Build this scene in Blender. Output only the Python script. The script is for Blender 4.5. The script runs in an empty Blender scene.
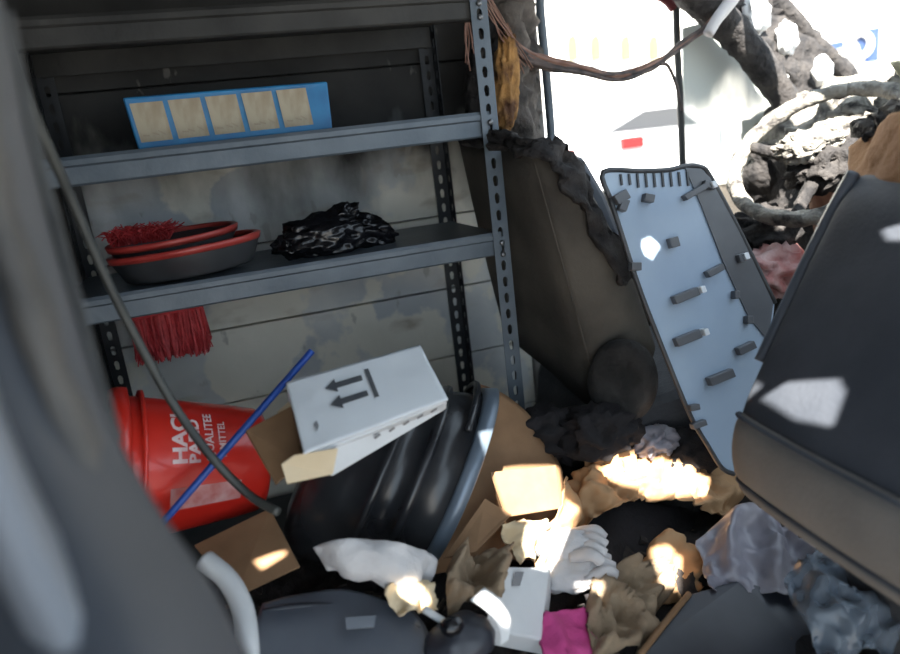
import bpy, bmesh, math, random
from mathutils import Vector, Matrix, noise

# ------------------------------------------------------------------ camera
SC = bpy.context.scene
COL = SC.collection
F_PX, PITCH, ROLL, YAW = 690.0, math.radians(14.9), math.radians(6.85), math.radians(73.3)
CAM = Vector((0, 0, .85))
FW = Vector((math.cos(PITCH)*math.cos(YAW), math.cos(PITCH)*math.sin(YAW), -math.sin(PITCH)))
R0 = Vector((math.sin(YAW), -math.cos(YAW), 0)); U0 = R0.cross(FW)
CR = R0*math.cos(ROLL) - U0*math.sin(ROLL); CU = R0*math.sin(ROLL) + U0*math.cos(ROLL)
cd = bpy.data.cameras.new('camera'); cam = bpy.data.objects.new('camera', cd); COL.objects.link(cam)
cd.sensor_width = 36; cd.lens = F_PX/900*36; cd.clip_start = .02; cd.clip_end = 200
cam.matrix_world = Matrix(((CR.x, CU.x, -FW.x, CAM.x), (CR.y, CU.y, -FW.y, CAM.y), (CR.z, CU.z, -FW.z, CAM.z), (0, 0, 0, 1)))
cd.dof.use_dof = True; cd.dof.focus_distance = 1.2; cd.dof.aperture_fstop = 2.4
SC.camera = cam

# ------------------------------------------------------------------ sky, sun, exposure
SUN_TO = Vector((-.28, -.60, .75)).normalized()          # towards the sun
w = bpy.data.worlds.new('sky'); SC.world = w; w.use_nodes = True
bg = w.node_tree.nodes['Background']; bg.inputs[0].default_value = (.70, .85, 1.0, 1); bg.inputs[1].default_value = 2.9
sd = bpy.data.lights.new('sun', 'SUN'); sd.energy = 42; sd.angle = math.radians(.5); sd.color = (1, .95, .86)
sun = bpy.data.objects.new('sun', sd); COL.objects.link(sun)
sun.rotation_euler = (-SUN_TO).to_track_quat('-Z', 'Y').to_euler(); sun.location = SUN_TO*10
vs = SC.view_settings; vs.view_transform = 'Standard'; vs.look = 'None'; vs.gamma = 1; vs.use_curve_mapping = False
vs.exposure = 0.0

# ------------------------------------------------------------------ helpers
def P(x, y, Y=None, X=None, Z=None, d=None):
    """point of the real place seen at a photo pixel, on a plane of known depth"""
    v = (FW*F_PX + CR*(x-450) - CU*(y-327)).normalized()
    t = d if d is not None else (Y-CAM.y)/v.y if Y is not None else (X-CAM.x)/v.x if X is not None else (Z-CAM.z)/v.z
    return CAM + v*t
V = Vector
WL = {}
def link(o, parent=None, loc=V((0, 0, 0))):
    COL.objects.link(o)
    if parent is not None:
        o.parent = parent; o.location = loc - WL[parent.name]
    else: o.location = loc
    WL[o.name] = loc.copy(); return o
def tag(o, label=None, cat=None, group=None, kind=None):
    if label: o['label'] = label
    if cat: o['category'] = cat
    if group: o['group'] = group
    if kind: o['kind'] = kind
    return o
def thing(name, loc, label, cat, group=None):
    o = bpy.data.objects.new(name, None); o.empty_display_size = .05
    link(o, None, V(loc)); return tag(o, label, cat, group)
def obj(name, verts, faces, mat, parent=None, smooth=False, bevel=0, seg=2, angle=None):
    """one mesh object; vertices given in world coordinates"""
    me = bpy.data.meshes.new(name); vv = [V(v) for v in verts]
    lo = V((min(v.x for v in vv), min(v.y for v in vv), min(v.z for v in vv))); hi = V((max(v.x for v in vv), max(v.y for v in vv), max(v.z for v in vv)))
    c = (lo+hi)/2; c.z = lo.z
    me.from_pydata([v-c for v in vv], [], faces)
    bm = bmesh.new(); bm.from_mesh(me); bmesh.ops.recalc_face_normals(bm, faces=bm.faces)
    if bevel:
        es = [e for e in bm.edges if e.is_manifold and e.calc_face_angle(0) > .5]
        bmesh.ops.bevel(bm, geom=es, offset=bevel, segments=seg, affect='EDGES', profile=.5, clamp_overlap=True)
    bm.to_mesh(me); bm.free()
    if smooth: me.polygons.foreach_set('use_smooth', [True]*len(me.polygons))
    me.materials.append(M[mat] if isinstance(mat, str) else mat)
    return link(bpy.data.objects.new(name, me), parent, c)
def box(name, lo, hi, mat, parent=None, bevel=.003, rot=None, about=None):
    x0, y0, z0 = lo; x1, y1, z1 = hi
    v = [V(p) for p in ((x0,y0,z0),(x1,y0,z0),(x1,y1,z0),(x0,y1,z0),(x0,y0,z1),(x1,y0,z1),(x1,y1,z1),(x0,y1,z1))]
    if rot is not None:
        a = V(about) if about is not None else (V(lo)+V(hi))/2
        v = [rot @ (p-a) + a for p in v]
    return hexa(name, v, mat, parent, bevel)
HF = [(3,2,1,0),(4,5,6,7),(0,1,5,4),(1,2,6,5),(2,3,7,6),(3,0,4,7)]
def hexa(name, v, mat, parent=None, bevel=.003): return obj(name, v, HF, mat, parent, bevel=bevel)
def slab(name, pts, ext, mat, parent=None, bevel=.0015):
    n = len(pts); ext = V(ext)
    v = [V(p) for p in pts] + [V(p)+ext for p in pts]
    f = [tuple(range(n))[::-1], tuple(range(n, 2*n))] + [(i, (i+1) % n, (i+1) % n+n, i+n) for i in range(n)]
    return obj(name, v, f, mat, parent, bevel=bevel)
def spline(pts, k=8):
    pts = [V(p) for p in pts]; out = []
    for i in range(len(pts)-1):
        a, b, c, d = pts[max(i-1, 0)], pts[i], pts[i+1], pts[min(i+2, len(pts)-1)]
        for j in range(k):
            t = j/k
            out.append(.5*((2*b)+(c-a)*t+(2*a-5*b+4*c-d)*t*t+(3*b-a-3*c+d)*t**3))
    return out+[pts[-1]]
def frames(path):
    T = [(path[min(i+1, len(path)-1)]-path[max(i-1, 0)]).normalized() for i in range(len(path))]
    n = T[0].orthogonal().normalized(); out = []
    for t in T:
        n = (n - t*n.dot(t)).normalized(); out.append((n, t.cross(n)))
    return out
def tubegeo(path, r, n=8, jit=0, seed=0):
    v, f = [], []; fr = frames(path); L = len(path)
    for i, p in enumerate(path):
        rr = r[0]+(r[1]-r[0])*i/(L-1) if isinstance(r, (tuple, list)) else r
        for j in range(n):
            a = 2*math.pi*j/n; q = rr*(1+jit*noise.noise(p*40+V((j*.9, seed, 0))))
            v.append(p+(fr[i][0]*math.cos(a)+fr[i][1]*math.sin(a))*q)
    for i in range(L-1):
        for j in range(n): f.append((i*n+j, i*n+(j+1) % n, (i+1)*n+(j+1) % n, (i+1)*n+j))
    f.append(tuple(range(n))[::-1]); f.append(tuple(range((L-1)*n, L*n)))
    return v, f
def tube(name, pts, r, mat, parent=None, n=8, k=8, jit=0, seed=0):
    v, f = tubegeo(spline(pts, k) if k > 1 else [V(p) for p in pts], r, n, jit, seed)
    return obj(name, v, f, mat, parent, smooth=True)
def merge(parts):
    v, f = [], []
    for a, b in parts:
        o = len(v); v += a; f += [tuple(i+o for i in q) for q in b]
    return v, f
def axes(a, ref=V((0, 0, 1))):
    a = V(a).normalized(); u = (ref - a*ref.dot(a)).normalized(); return a, u, a.cross(u)
def lathe(name, base, axis, prof, mat, parent=None, n=48, arc=None, ref=V((0, 0, 1)), sx=1.0, sy=1.0):
    """profile = (distance along the axis, radius)"""
    a, u, s = axes(axis, ref); v, f = [], []; base = V(base); m = len(prof)
    for t, r in prof:
        for j in range(n):
            g = 2*math.pi*j/n; v.append(base + a*t + (u*math.cos(g)*sx + s*math.sin(g)*sy)*max(r, 1e-4))
    for i in range(m-1):
        for j in range(n): f.append((i*n+j, i*n+(j+1) % n, (i+1)*n+(j+1) % n, (i+1)*n+j))
    return obj(name, v, f, mat, parent, smooth=True)
def fbm(p, o=4, ridged=False):
    s, a = 0, 1
    for _ in range(o):
        q = noise.noise(p); s += a*((1-2*abs(q)) if ridged else q); p = p*2.03; a *= .5
    return s
def sheet(name, rows, mat, parent=None, amp=.02, freq=9, seed=0, thick=.0015, k=6, m=6, ridged=True, fray=0, bulge=0):
    """crumpled sheet through rows of world points"""
    g = [spline(r, m) for r in rows]; nC = len(g[0])
    cols = [spline([g[i][j] for i in range(len(g))], k) for j in range(nC)]
    nR = len(cols[0]); v = []
    for i in range(nR):
        for j in range(nC):
            p = cols[j][i]
            du = cols[min(j+1, nC-1)][i]-cols[max(j-1, 0)][i]; dv = cols[j][min(i+1, nR-1)]-cols[j][max(i-1, 0)]
            nn = du.cross(dv); nn = nn.normalized() if nn.length > 1e-9 else V((0, 0, 1))
            if nn.dot(CAM-p) < 0: nn = -nn
            q = p*freq+V((seed*3.7, seed*1.3, seed))
            h = fbm(q, 3, ridged)-(.5 if ridged else 0)
            p2 = p+nn*(amp*h+bulge*math.sin(math.pi*i/(nR-1))*math.sin(math.pi*j/(nC-1)))
            if fray and (i in (0, nR-1) or j in (0, nC-1)):
                p2 = p2+V((noise.noise(q*5), noise.noise(q*5+V((9, 0, 0))), noise.noise(q*5+V((0, 9, 0)))))*fray
            v.append(p2)
    f = [(i*nC+j, i*nC+j+1, (i+1)*nC+j+1, (i+1)*nC+j) for i in range(nR-1) for j in range(nC-1)]
    o = obj(name, v, f, mat, parent, smooth=True)
    md = o.modifiers.new('thickness', 'SOLIDIFY'); md.thickness = thick; md.offset = 0
    return o
def blob(name, c, rad, mat, parent=None, amp=.25, freq=2.2, seed=0, sub=4, rot=None, flat=None, ridged=True, smooth=True, oct=4):
    bm = bmesh.new(); bmesh.ops.create_icosphere(bm, subdivisions=sub, radius=1)
    v = []
    for b in bm.verts:
        n0 = b.co.copy(); q = n0*freq+V((seed*5.1, seed*2.3, seed))
        h = 1+amp*(fbm(q, oct, ridged)-(.4 if ridged else 0))
        p = V((n0.x*rad[0], n0.y*rad[1], n0.z*rad[2]))*h
        if flat is not None and p.z < -flat: p.z = -flat
        if rot is not None: p = rot @ p
        v.append(p+V(c))
    f = [tuple(x.index for x in q.verts) for q in bm.faces]; bm.free()
    return obj(name, v, f, mat, parent, smooth=smooth)
def RZ(a): return Matrix.Rotation(math.radians(a), 3, 'Z')
def RX(a): return Matrix.Rotation(math.radians(a), 3, 'X')
def RY(a): return Matrix.Rotation(math.radians(a), 3, 'Y')

# ------------------------------------------------------------------ materials
M = {}
def mat(name, c, c2=None, rough=.6, metal=0, scale=12, bump=0, bscale=None, lo=.35, hi=.65, spec=.5, trans=0, detail=5, stretch=None, coat=0, sheen=0):
    m = bpy.data.materials.new(name); m.use_nodes = True; nt = m.node_tree; b = nt.nodes['Principled BSDF']
    b.inputs['Roughness'].default_value = rough; b.inputs['Metallic'].default_value = metal
    b.inputs['Specular IOR Level'].default_value = spec; b.inputs['Transmission Weight'].default_value = trans
    b.inputs['Coat Weight'].default_value = coat; b.inputs['Sheen Weight'].default_value = sheen
    tc = nt.nodes.new('ShaderNodeTexCoord'); src = tc.outputs['Object']
    if stretch:
        mp = nt.nodes.new('ShaderNodeMapping'); mp.inputs['Scale'].default_value = stretch; nt.links.new(src, mp.inputs[0]); src = mp.outputs[0]
    b.inputs['Base Color'].default_value = (*c, 1)
    if c2:
        n = nt.nodes.new('ShaderNodeTexNoise'); n.inputs['Scale'].default_value = scale; n.inputs['Detail'].default_value = detail
        r = nt.nodes.new('ShaderNodeValToRGB'); r.color_ramp.elements[0].position = lo; r.color_ramp.elements[1].position = hi
        r.color_ramp.elements[0].color = (*c, 1); r.color_ramp.elements[1].color = (*c2, 1)
        nt.links.new(src, n.inputs['Vector']); nt.links.new(n.outputs[0], r.inputs[0]); nt.links.new(r.outputs[0], b.inputs['Base Color'])
    if bump:
        n2 = nt.nodes.new('ShaderNodeTexNoise'); n2.inputs['Scale'].default_value = bscale or scale*4; n2.inputs['Detail'].default_value = 6
        bp = nt.nodes.new('ShaderNodeBump'); bp.inputs['Strength'].default_value = bump; bp.inputs['Distance'].default_value = .01
        nt.links.new(src, n2.inputs['Vector']); nt.links.new(n2.outputs[0], bp.inputs['Height']); nt.links.new(bp.outputs[0], b.inputs['Normal'])
    M[name] = m; return m
mat('steel', (.070,.092,.115), (.115,.140,.165), .45, .25, 9, .12, 60)
mat('steel_sooty', (.022,.023,.023), (.052,.052,.050), .6, .3, 7, .15, 60)
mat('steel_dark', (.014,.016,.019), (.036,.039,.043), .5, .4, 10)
mat('hole_dark', (.01,.01,.01))
mat('bolt', (.18,.19,.20), None, .4, .8)
mat('soot', (.012,.012,.012), (.045,.042,.04), .9, 0, 14, .6, 60)
mat('char', (.007,.006,.007), (.045,.04,.038), .85, 0, 26, .9, 70)
mat('ash', (.26,.245,.215), (.03,.027,.027), .95, 0, 34, .8, 90, lo=.45, hi=.68)
mat('floor_metal', (.05,.05,.055), (.12,.115,.11), .7, .2, 9, .3, 50)
mat('roof_metal', (.05,.048,.045), (.11,.10,.09), .7, .2, 6, .2, 40)
mat('body_white', (.55,.56,.57), (.40,.38,.35), .4, 0, 5)
mat('jamb_grey', (.30,.29,.28), (.16,.145,.13), .6, 0, 9, .2, 40)
mat('pillar_grey', (.022,.027,.036), (.042,.049,.062), .6, 0, 3, .1, 12)
mat('pillar_light', (.11,.125,.15), (.16,.178,.205), .5, 0, 4)
mat('pillar_beige', (.04,.040,.040), (.11,.104,.097), .7, 0, 8, .2, 20)
mat('rubber', (.018,.02,.022), (.045,.05,.052), .6, 0, 20)
mat('hose', (.032,.036,.036), (.065,.068,.062), .5, 0, 16)
mat('blue_card', (.012,.15,.36), (.018,.21,.45), .45, 0, 22)
mat('beige_print', (.42,.37,.27), (.31,.25,.165), .6, 0, 34, stretch=(1, 1, .35), lo=.42, hi=.60)
mat('print_sketch', (.30,.25,.18), (.45,.38,.28), .6, 0, 60)
mat('grey_plastic', (.075,.08,.09), (.10,.105,.115), .35)
mat('tray_grey', (.026,.029,.033), (.045,.048,.052), .35)
mat('red_trim', (.30,.025,.022), (.42,.06,.05), .35, 0, 10)
mat('bristle', (.36,.02,.025), (.55,.05,.055), .6, 0, 90)
mat('bag_black', (.006,.006,.008), None, .26, 0, scale=10, bump=.10, bscale=14, spec=.5)
mat('red_plastic', (.62,.028,.016), (.52,.02,.014), .28, 0, 5, coat=.3)
mat('white_print', (.75,.62,.62), (.60,.35,.36), .5, 0, 30)
mat('label_pink', (.62,.36,.36), (.45,.08,.07), .5, 0, 30)
mat('blue_paint', (.015,.06,.32), (.02,.10,.44), .4, 0, 25)
mat('white_card', (.60,.63,.66), (.68,.71,.74), .6, 0, 6, .08, 40)
mat('ink', (.05,.055,.065), (.09,.095,.10), .7, 0, 40)
mat('ink_faint', (.20,.20,.21), None, .7)
mat('card_brown', (.21,.118,.058), (.27,.155,.08), .8, 0, 14, .1, 50)
mat('card_cream', (.66,.54,.37), (.58,.45,.28), .8, 0, 14)
mat('kraft', (.34,.19,.09), (.44,.27,.14), .8, 0, 10, .15, 40)
mat('tub_black', (.012,.013,.016), (.035,.037,.04), .27, 0, 7, .05, 30)
mat('tub_band', (.11,.145,.19), (.17,.21,.26), .35, .3, 8)
mat('seat_dark', (.030,.032,.038), (.050,.052,.058), .85, 0, 16, .25, 160, sheen=.1)
mat('seat_brown', (.050,.044,.037), (.10,.088,.072), .85, 0, 7, .2, 120)
mat('seat_grey', (.15,.14,.13), (.21,.195,.18), .8, 0, 8, .12, 200)
mat('seat_navy', (.035,.042,.056), (.06,.068,.085), .8, 0, 9, .12, 200)
mat('foam', (.10,.045,.022), (.44,.23,.075), .9, 0, 22, 1.0, 50, lo=.36, hi=.56)
mat('foam_brown', (.22,.10,.04), (.34,.18,.08), .9, 0, 9, .6, 40)
mat('burnt_pillar', (.035,.03,.027), (.14,.12,.105), .85, 0, 18, .8, 60)
mat('copper', (.16,.07,.045), (.28,.16,.12), .6, .2, 30)
mat('wire_dark', (.03,.028,.03), (.12,.09,.08), .7, 0, 40, .5, 90)
mat('trim_panel', (.25,.33,.44), (.33,.41,.50), .28, 0, 4)
mat('trim_edge', (.035,.037,.042), (.06,.062,.066), .45)
mat('column_brown', (.16,.075,.05), (.28,.15,.10), .7, 0, 10, .3)
mat('cloth_white', (.52,.50,.50), (.64,.62,.62), .9, 0, 9, .3, 90)
mat('paper_white', (.60,.61,.62), (.68,.69,.70), .8, 0, 12)
mat('cloth_pink', (.50,.045,.20), (.60,.08,.27), .85, 0, 10, .3, 90)
mat('cloth_brown', (.24,.17,.11), (.36,.27,.18), .9, 0, 11, .4, 90)
mat('cloth_black', (.006,.005,.006), (.016,.013,.015), .9, 0, 9, .4, 90)
mat('cloth_red', (.34,.10,.09), (.55,.40,.38), .9, 0, 18, .4, 90)
mat('plastic_dark', (.022,.025,.034), (.04,.043,.055), .4, 0, 8)
mat('plastic_slate', (.07,.08,.10), (.11,.12,.14), .4, 0, 6)
mat('bag_grey', (.20,.19,.23), (.32,.31,.34), .35, 0, 9, .2, 30)
mat('rubble', (.008,.007,.008), (.035,.029,.027), .95, 0, 22, .9, 60)
mat('fragments', (.02,.017,.016), (.20,.15,.11), .9, 0, 30, .4, 60, lo=.5, hi=.7)
mat('ground', (.20,.195,.19), (.26,.255,.25), .9, 0, 3)
mat('plaster', (.78,.76,.70), (.84,.82,.77), .9, 0, 2)
mat('plaster_yellow', (.105,.094,.055), (.12,.108,.066), .9, 0, 3)
mat('car_white', (.75,.76,.78), None, .3, 0, coat=.4)
mat('car_glass', (.035,.037,.041), None, .3)
mat('lamp_red', (.16,.006,.006), None, .25)
mat('sign_blue', (.014,.036,.11), None, .5)
mat('stripe_red', (.12,.012,.018), None, .5)
mat('mirror_grey', (.075,.078,.074), (.10,.10,.096), .5, 0, 8)
mat('olive', (.30,.31,.20), (.42,.42,.32), .8, 0, 14, .4)
# stained boards: soot settled on the upper boards, rust and old paint below
def board_mat():
    m = bpy.data.materials.new('stained_board'); m.use_nodes = True; nt = m.node_tree; b = nt.nodes['Principled BSDF']; b.inputs['Roughness'].default_value = .75
    N = nt.nodes.new; L = nt.links.new
    ge = N('ShaderNodeNewGeometry'); pos = ge.outputs['Position']
    def nz(s, d=6, off=(0, 0, 0), sc=(1, 1, 1)):
        mp = N('ShaderNodeMapping'); mp.inputs['Location'].default_value = off; mp.inputs['Scale'].default_value = sc
        n = N('ShaderNodeTexNoise'); n.inputs['Scale'].default_value = s; n.inputs['Detail'].default_value = d
        L(pos, mp.inputs[0]); L(mp.outputs[0], n.inputs['Vector']); return n.outputs[0]
    def ramp(x, a, b_, ca, cb):
        r = N('ShaderNodeValToRGB'); e = r.color_ramp.elements; e[0].position = a; e[1].position = b_
        e[0].color = (*ca, 1); e[1].color = (*cb, 1); L(x, r.inputs[0]); return r.outputs[0]
    def mix(f, a, b_):
        k = N('ShaderNodeMix'); k.data_type = 'RGBA'; L(f, k.inputs[0]); L(a, k.inputs[6]); L(b_, k.inputs[7]); return k.outputs[2]
    base = ramp(nz(3.2), .42, .56, (.44,.46,.47), (.60,.60,.57))
    patch = ramp(nz(5.0, 7, (3, 0, 1)), .50, .53, (0, 0, 0), (1, 1, 1))
    cream = ramp(nz(14), .3, .7, (.66,.63,.54), (.72,.69,.60))
    c = mix(patch, base, cream)
    rust = ramp(nz(6, 8, (7, 1, 2), (1, 1, 2.4)), .58, .74, (0, 0, 0), (.8, .8, .8))
    c = mix(rust, c, ramp(nz(20), .3, .7, (.26,.20,.14), (.38,.31,.22)))
    sep = N('ShaderNodeSeparateXYZ'); L(pos, sep.inputs[0])
    ad = N('ShaderNodeMath'); ad.operation = 'MULTIPLY_ADD'; ad.inputs[1].default_value = .55; L(nz(6, 7, (1, 4, 0), (1, 1, .5)), ad.inputs[0]); L(sep.outputs[2], ad.inputs[2])
    hf = N('ShaderNodeMath'); hf.operation = 'MULTIPLY'; hf.inputs[1].default_value = .5; L(ad.outputs[0], hf.inputs[0])
    so = ramp(hf.outputs[0], .50, .60, (0, 0, 0), (1, 1, 1))
    c = mix(so, c, ramp(nz(9), .3, .7, (.008,.008,.008), (.032,.031,.029)))
    spl = ramp(nz(26, 6, (5, 5, 5), (1, 1, .45)), .66, .70, (0, 0, 0), (.5, .5, .5))
    c = mix(spl, c, ramp(nz(9), .3, .7, (.20,.19,.17), (.28,.26,.23)))
    L(c, b.inputs['Base Color'])
    bp = N('ShaderNodeBump'); bp.inputs['Strength'].default_value = .25; bp.inputs['Distance'].default_value = .004; L(nz(40), bp.inputs['Height']); L(bp.outputs[0], b.inputs['Normal'])
    M['board'] = m
board_mat()
def sooty_glass():
    m = bpy.data.materials.new('sooty_glass'); m.use_nodes = True; nt = m.node_tree; N = nt.nodes.new; L = nt.links.new
    out = nt.nodes['Material Output']; tr = N('ShaderNodeBsdfTransparent'); b = nt.nodes['Principled BSDF']
    b.inputs['Base Color'].default_value = (.50,.53,.50, 1); b.inputs['Roughness'].default_value = .4
    tc = N('ShaderNodeTexCoord'); mp = N('ShaderNodeMapping'); mp.inputs['Scale'].default_value = (1, 1, .5); n = N('ShaderNodeTexNoise'); n.inputs['Scale'].default_value = 9; n.inputs['Detail'].default_value = 4
    sep = N('ShaderNodeSeparateXYZ'); L(tc.outputs['Object'], sep.inputs[0]); L(tc.outputs['Object'], mp.inputs[0]); L(mp.outputs[0], n.inputs['Vector'])
    ma = N('ShaderNodeMath'); ma.operation = 'MULTIPLY_ADD'; ma.inputs[1].default_value = .30; L(n.outputs[0], ma.inputs[0]); L(sep.outputs[2], ma.inputs[2])
    r = N('ShaderNodeValToRGB'); r.color_ramp.elements[0].position = .36; r.color_ramp.elements[1].position = .46
    r.color_ramp.elements[0].color = (.45,.45,.45, 1); r.color_ramp.elements[1].color = (.97,.97,.97, 1)
    L(ma.outputs[0], r.inputs[0]); mx = N('ShaderNodeMixShader'); L(r.outputs[0], mx.inputs[0]); L(tr.outputs[0], mx.inputs[1]); L(b.outputs[0], mx.inputs[2]); L(mx.outputs[0], out.inputs[0])
    M['sooty_glass'] = m
sooty_glass()
def clear_bag():
    m = bpy.data.materials.new('clear_film'); m.use_nodes = True; nt = m.node_tree; N = nt.nodes.new; L = nt.links.new
    out = nt.nodes['Material Output']; tr = N('ShaderNodeBsdfTransparent'); b = nt.nodes['Principled BSDF']
    tr.inputs[0].default_value = (.75,.80,.86, 1); b.inputs['Base Color'].default_value = (.20,.24,.29, 1); b.inputs['Roughness'].default_value = .18
    mx = N('ShaderNodeMixShader'); mx.inputs[0].default_value = .55; L(tr.outputs[0], mx.inputs[1]); L(b.outputs[0], mx.inputs[2]); L(mx.outputs[0], out.inputs[0])
    M['clear_film'] = m
clear_bag()

# ================================================================== THE VAN'S SHELL
WY = 1.525                                                   # inner face of the far side wall
tag(box('floor', (-.9,-.3,-.05), (1.75,1.58,0), 'floor_metal'), kind='structure')
# roof sheet with added holes, shaped so sunbeams land as patches below (outlines in metres on the roof)
holes = [
    [(-.015,.242),(.038,.236),(.103,.224),(.081,.17),(.062,.125),(.076,.094),(-.004,.013),(-.045,-.022),(-.062,-.012),(-.048,.045),(-.02,.082),(-.046,.11),(-.034,.166)],
    [(.150,.181),(.188,.196),(.247,.197),(.285,.165),(.318,.138),(.330,.098),(.318,.056),(.270,.060),(.206,.085),(.172,.122)],
    [(.141,-.015),(.171,-.019),(.183,-.046),(.130,-.118),(.108,-.105),(.113,-.068)],
    [(.306,.049),(.331,.042),(.347,-.008),(.333,-.040),(.299,-.072),(.294,-.029)],
    [(-.240,.014),(-.217,.016),(-.208,-.004),(-.215,-.033),(-.232,-.032),(-.243,-.006)],
    [(-.162,-.060),(-.141,-.050),(-.131,-.075),(-.132,-.100),(-.144,-.115),(-.146,-.099)],
    [(-.409,.150),(-.370,.156),(-.357,.153),(-.366,.137),(-.400,.121)],
    [(.425,.513),(.443,.517),(.450,.506),(.453,.493),(.437,.482),(.421,.470),(.412,.479),(.414,.496)],
    [(-.017,-.044),(.023,-.058),(.026,-.070),(.005,-.090),(-.015,-.067)],
    [(.500,.150),(.506,.134),(.506,.111),(.486,.085),(.485,.118)]]
cu = bpy.data.curves.new('roof', 'CURVE'); cu.dimensions = '2D'; cu.fill_mode = 'BOTH'; cu.extrude = .006
def addloop(pts):
    s = cu.splines.new('POLY'); s.points.add(len(pts)-1); s.use_cyclic_u = True
    for i, p in enumerate(pts): s.points[i].co = (p.x, p.y, 0, 1)
addloop([V((-.95,-.3,0)), V((.95,-.3,0)), V((1.02,.25,0)), V((.84,.52,0)), V((.76,.80,0)), V((.80,1.0,0)), V((1.04,1.10,0)), V((1.10,1.25,0)), V((1.10,1.52,0)), V((-.95,1.52,0))])  # front outline made up: cut back so sun reaches the wheel and dash
for h in holes: addloop([V((x, y, 0)) for x, y in h])
tmp = bpy.data.objects.new('tmp_roof', cu); COL.objects.link(tmp)
me = bpy.data.meshes.new_from_object(tmp.evaluated_get(bpy.context.evaluated_depsgraph_get())); bpy.data.objects.remove(tmp)
me.materials.clear(); me.materials.append(M['roof_metal'])
roof = bpy.data.objects.new('ceiling', me); link(roof, None, V((0, 0, 1.27))); tag(roof, 'sooty van roof sheet with added holes shaped to cast the sun patches', kind='structure')
tag(slab('wall_rear', [(-.9,-.3,0),(-.9,1.58,0),(-.9,1.58,1.27),(-.9,-.3,1.27)], (-.03,0,0), 'roof_metal'), kind='structure')
# far wall: backing sheet and the boards on it
far = tag(box('wall_far', (-.9,WY+.02,0), (.70,WY+.05,1.27), 'steel_sooty'), kind='structure')
zs = [0,.19,.355,.52,.69,.855,1.02,1.19]
for i in range(7):
    j = .0035*((i*7) % 3-1)
    box('board', (-.88,WY-.004-j*.4,zs[i]+.0018), (.66,WY+.02,zs[i+1]-.0018), 'board', far, bevel=.002)
box('door_jamb', (.662,WY-.012,0), (.742,WY+.02,1.19), 'jamb_grey', far, bevel=.006)
# the near side, behind the camera: sill, header and pillars around the open sliding door and the front door window
nr = tag(box('wall_near', (-.9,-.33,0), (-.42,-.29,1.27), 'body_white'), kind='structure')
box('header', (-.42,-.33,1.16), (1.10,-.29,1.27), 'body_white', nr); box('centre_pillar', (.46,-.33,0), (.60,-.29,1.16), 'body_white', nr)
box('door_skin', (.60,-.33,0), (1.45,-.29,.70), 'body_white', nr)

# ---- driver's door in the far wall
dY = 1.50
door = tag(obj('door_1', *merge([([V(p) for p in ((.70,dY,0),(1.62,dY,0),(1.62,dY+.05,0),(.70,dY+.05,0),(.70,dY,.70),(1.62,dY,.66),(1.62,dY+.05,.66),(.70,dY+.05,.70))], HF)]), 'seat_brown', bevel=.012), kind='structure')
tube('window_frame', [P(553,168,Y=dY-.02), P(550,120,Y=dY-.02), P(545,60,Y=dY-.02), P(540,5,Y=dY-.02), P(543,-12,Y=dY-.02)], .0105, 'steel', door, k=6)
tube('window_divider', [P(683,185,Y=dY), P(681,120,Y=dY), P(677,40,Y=dY), P(676,-15,Y=dY)], .0085, 'steel_sooty', door, k=6)
tube('window_top_rail', [P(541,-10,Y=dY), P(560,-18,Y=dY), P(620,-12,Y=dY), P(660,-4,Y=dY), P(674,8,Y=dY)], .012, 'stripe_red', door, k=6)
tag(slab('window_1', [P(686,182,Y=dY), P(684,100,Y=dY), P(683,28,Y=dY), P(712,20,Y=dY), P(750,60,Y=dY), P(786,98,Y=dY), P(788,150,Y=dY), P(782,195,Y=dY)], (0,.004,0), 'sooty_glass', bevel=0), kind='structure')

# ---- burnt B-pillar
bp_rows = [[P(492,-10,Y=1.44), P(508,-10,Y=1.42), P(522,-8,Y=1.45)], [P(498,50,Y=1.44), P(514,40,Y=1.40), P(528,52,Y=1.46)],
           [P(505,100,Y=1.45), P(516,100,Y=1.42), P(526,100,Y=1.47)], [P(508,165,Y=1.46), P(522,165,Y=1.43), P(534,165,Y=1.48)]]
tag(sheet('trim_1', bp_rows, 'burnt_pillar', amp=.022, freq=20, thick=.03, k=10, m=8, fray=.004), kind='structure')
# ---- burnt A-pillar and windscreen header
ap = tag(tube('trim_2', [P(668,-30,Y=1.40), P(700,-2,Y=1.42), P(745,45,Y=1.43), P(775,85,Y=1.42), P(795,125,Y=1.41), P(798,190,Y=1.41)], (.042,.030), 'char', n=12, k=10, jit=.25), kind='structure')
tube('pillar_outer_flange', [P(728,-20,Y=1.52), P(770,0,Y=1.53), P(815,45,Y=1.55), P(852,82,Y=1.57), P(880,120,Y=1.60)], (.022,.030), 'char', ap, n=10, k=10, jit=.35)
tube('pillar_edge_strip', [P(765,-12,Y=1.58), P(800,18,Y=1.59), P(850,72,Y=1.61), P(866,92,Y=1.62)], .007, 'olive', ap, k=8)
sheet('pillar_web', [[P(690,-15,Y=1.47), P(740,30,Y=1.47), P(785,85,Y=1.47), P(800,150,Y=1.47)], [P(735,-18,Y=1.52), P(780,20,Y=1.53), P(826,66,Y=1.55), P(850,110,Y=1.57)]], 'char', ap, amp=.03, freq=16, thick=.006, k=8, m=8, fray=.012)
tag(tube('trim_3', [P(735,-30,Y=1.45), V((1.12,1.0,1.24)), V((1.14,.5,1.26)), V((1.08,-.2,1.26))], .03, 'char', n=10, k=8, jit=.3), kind='structure')

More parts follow.
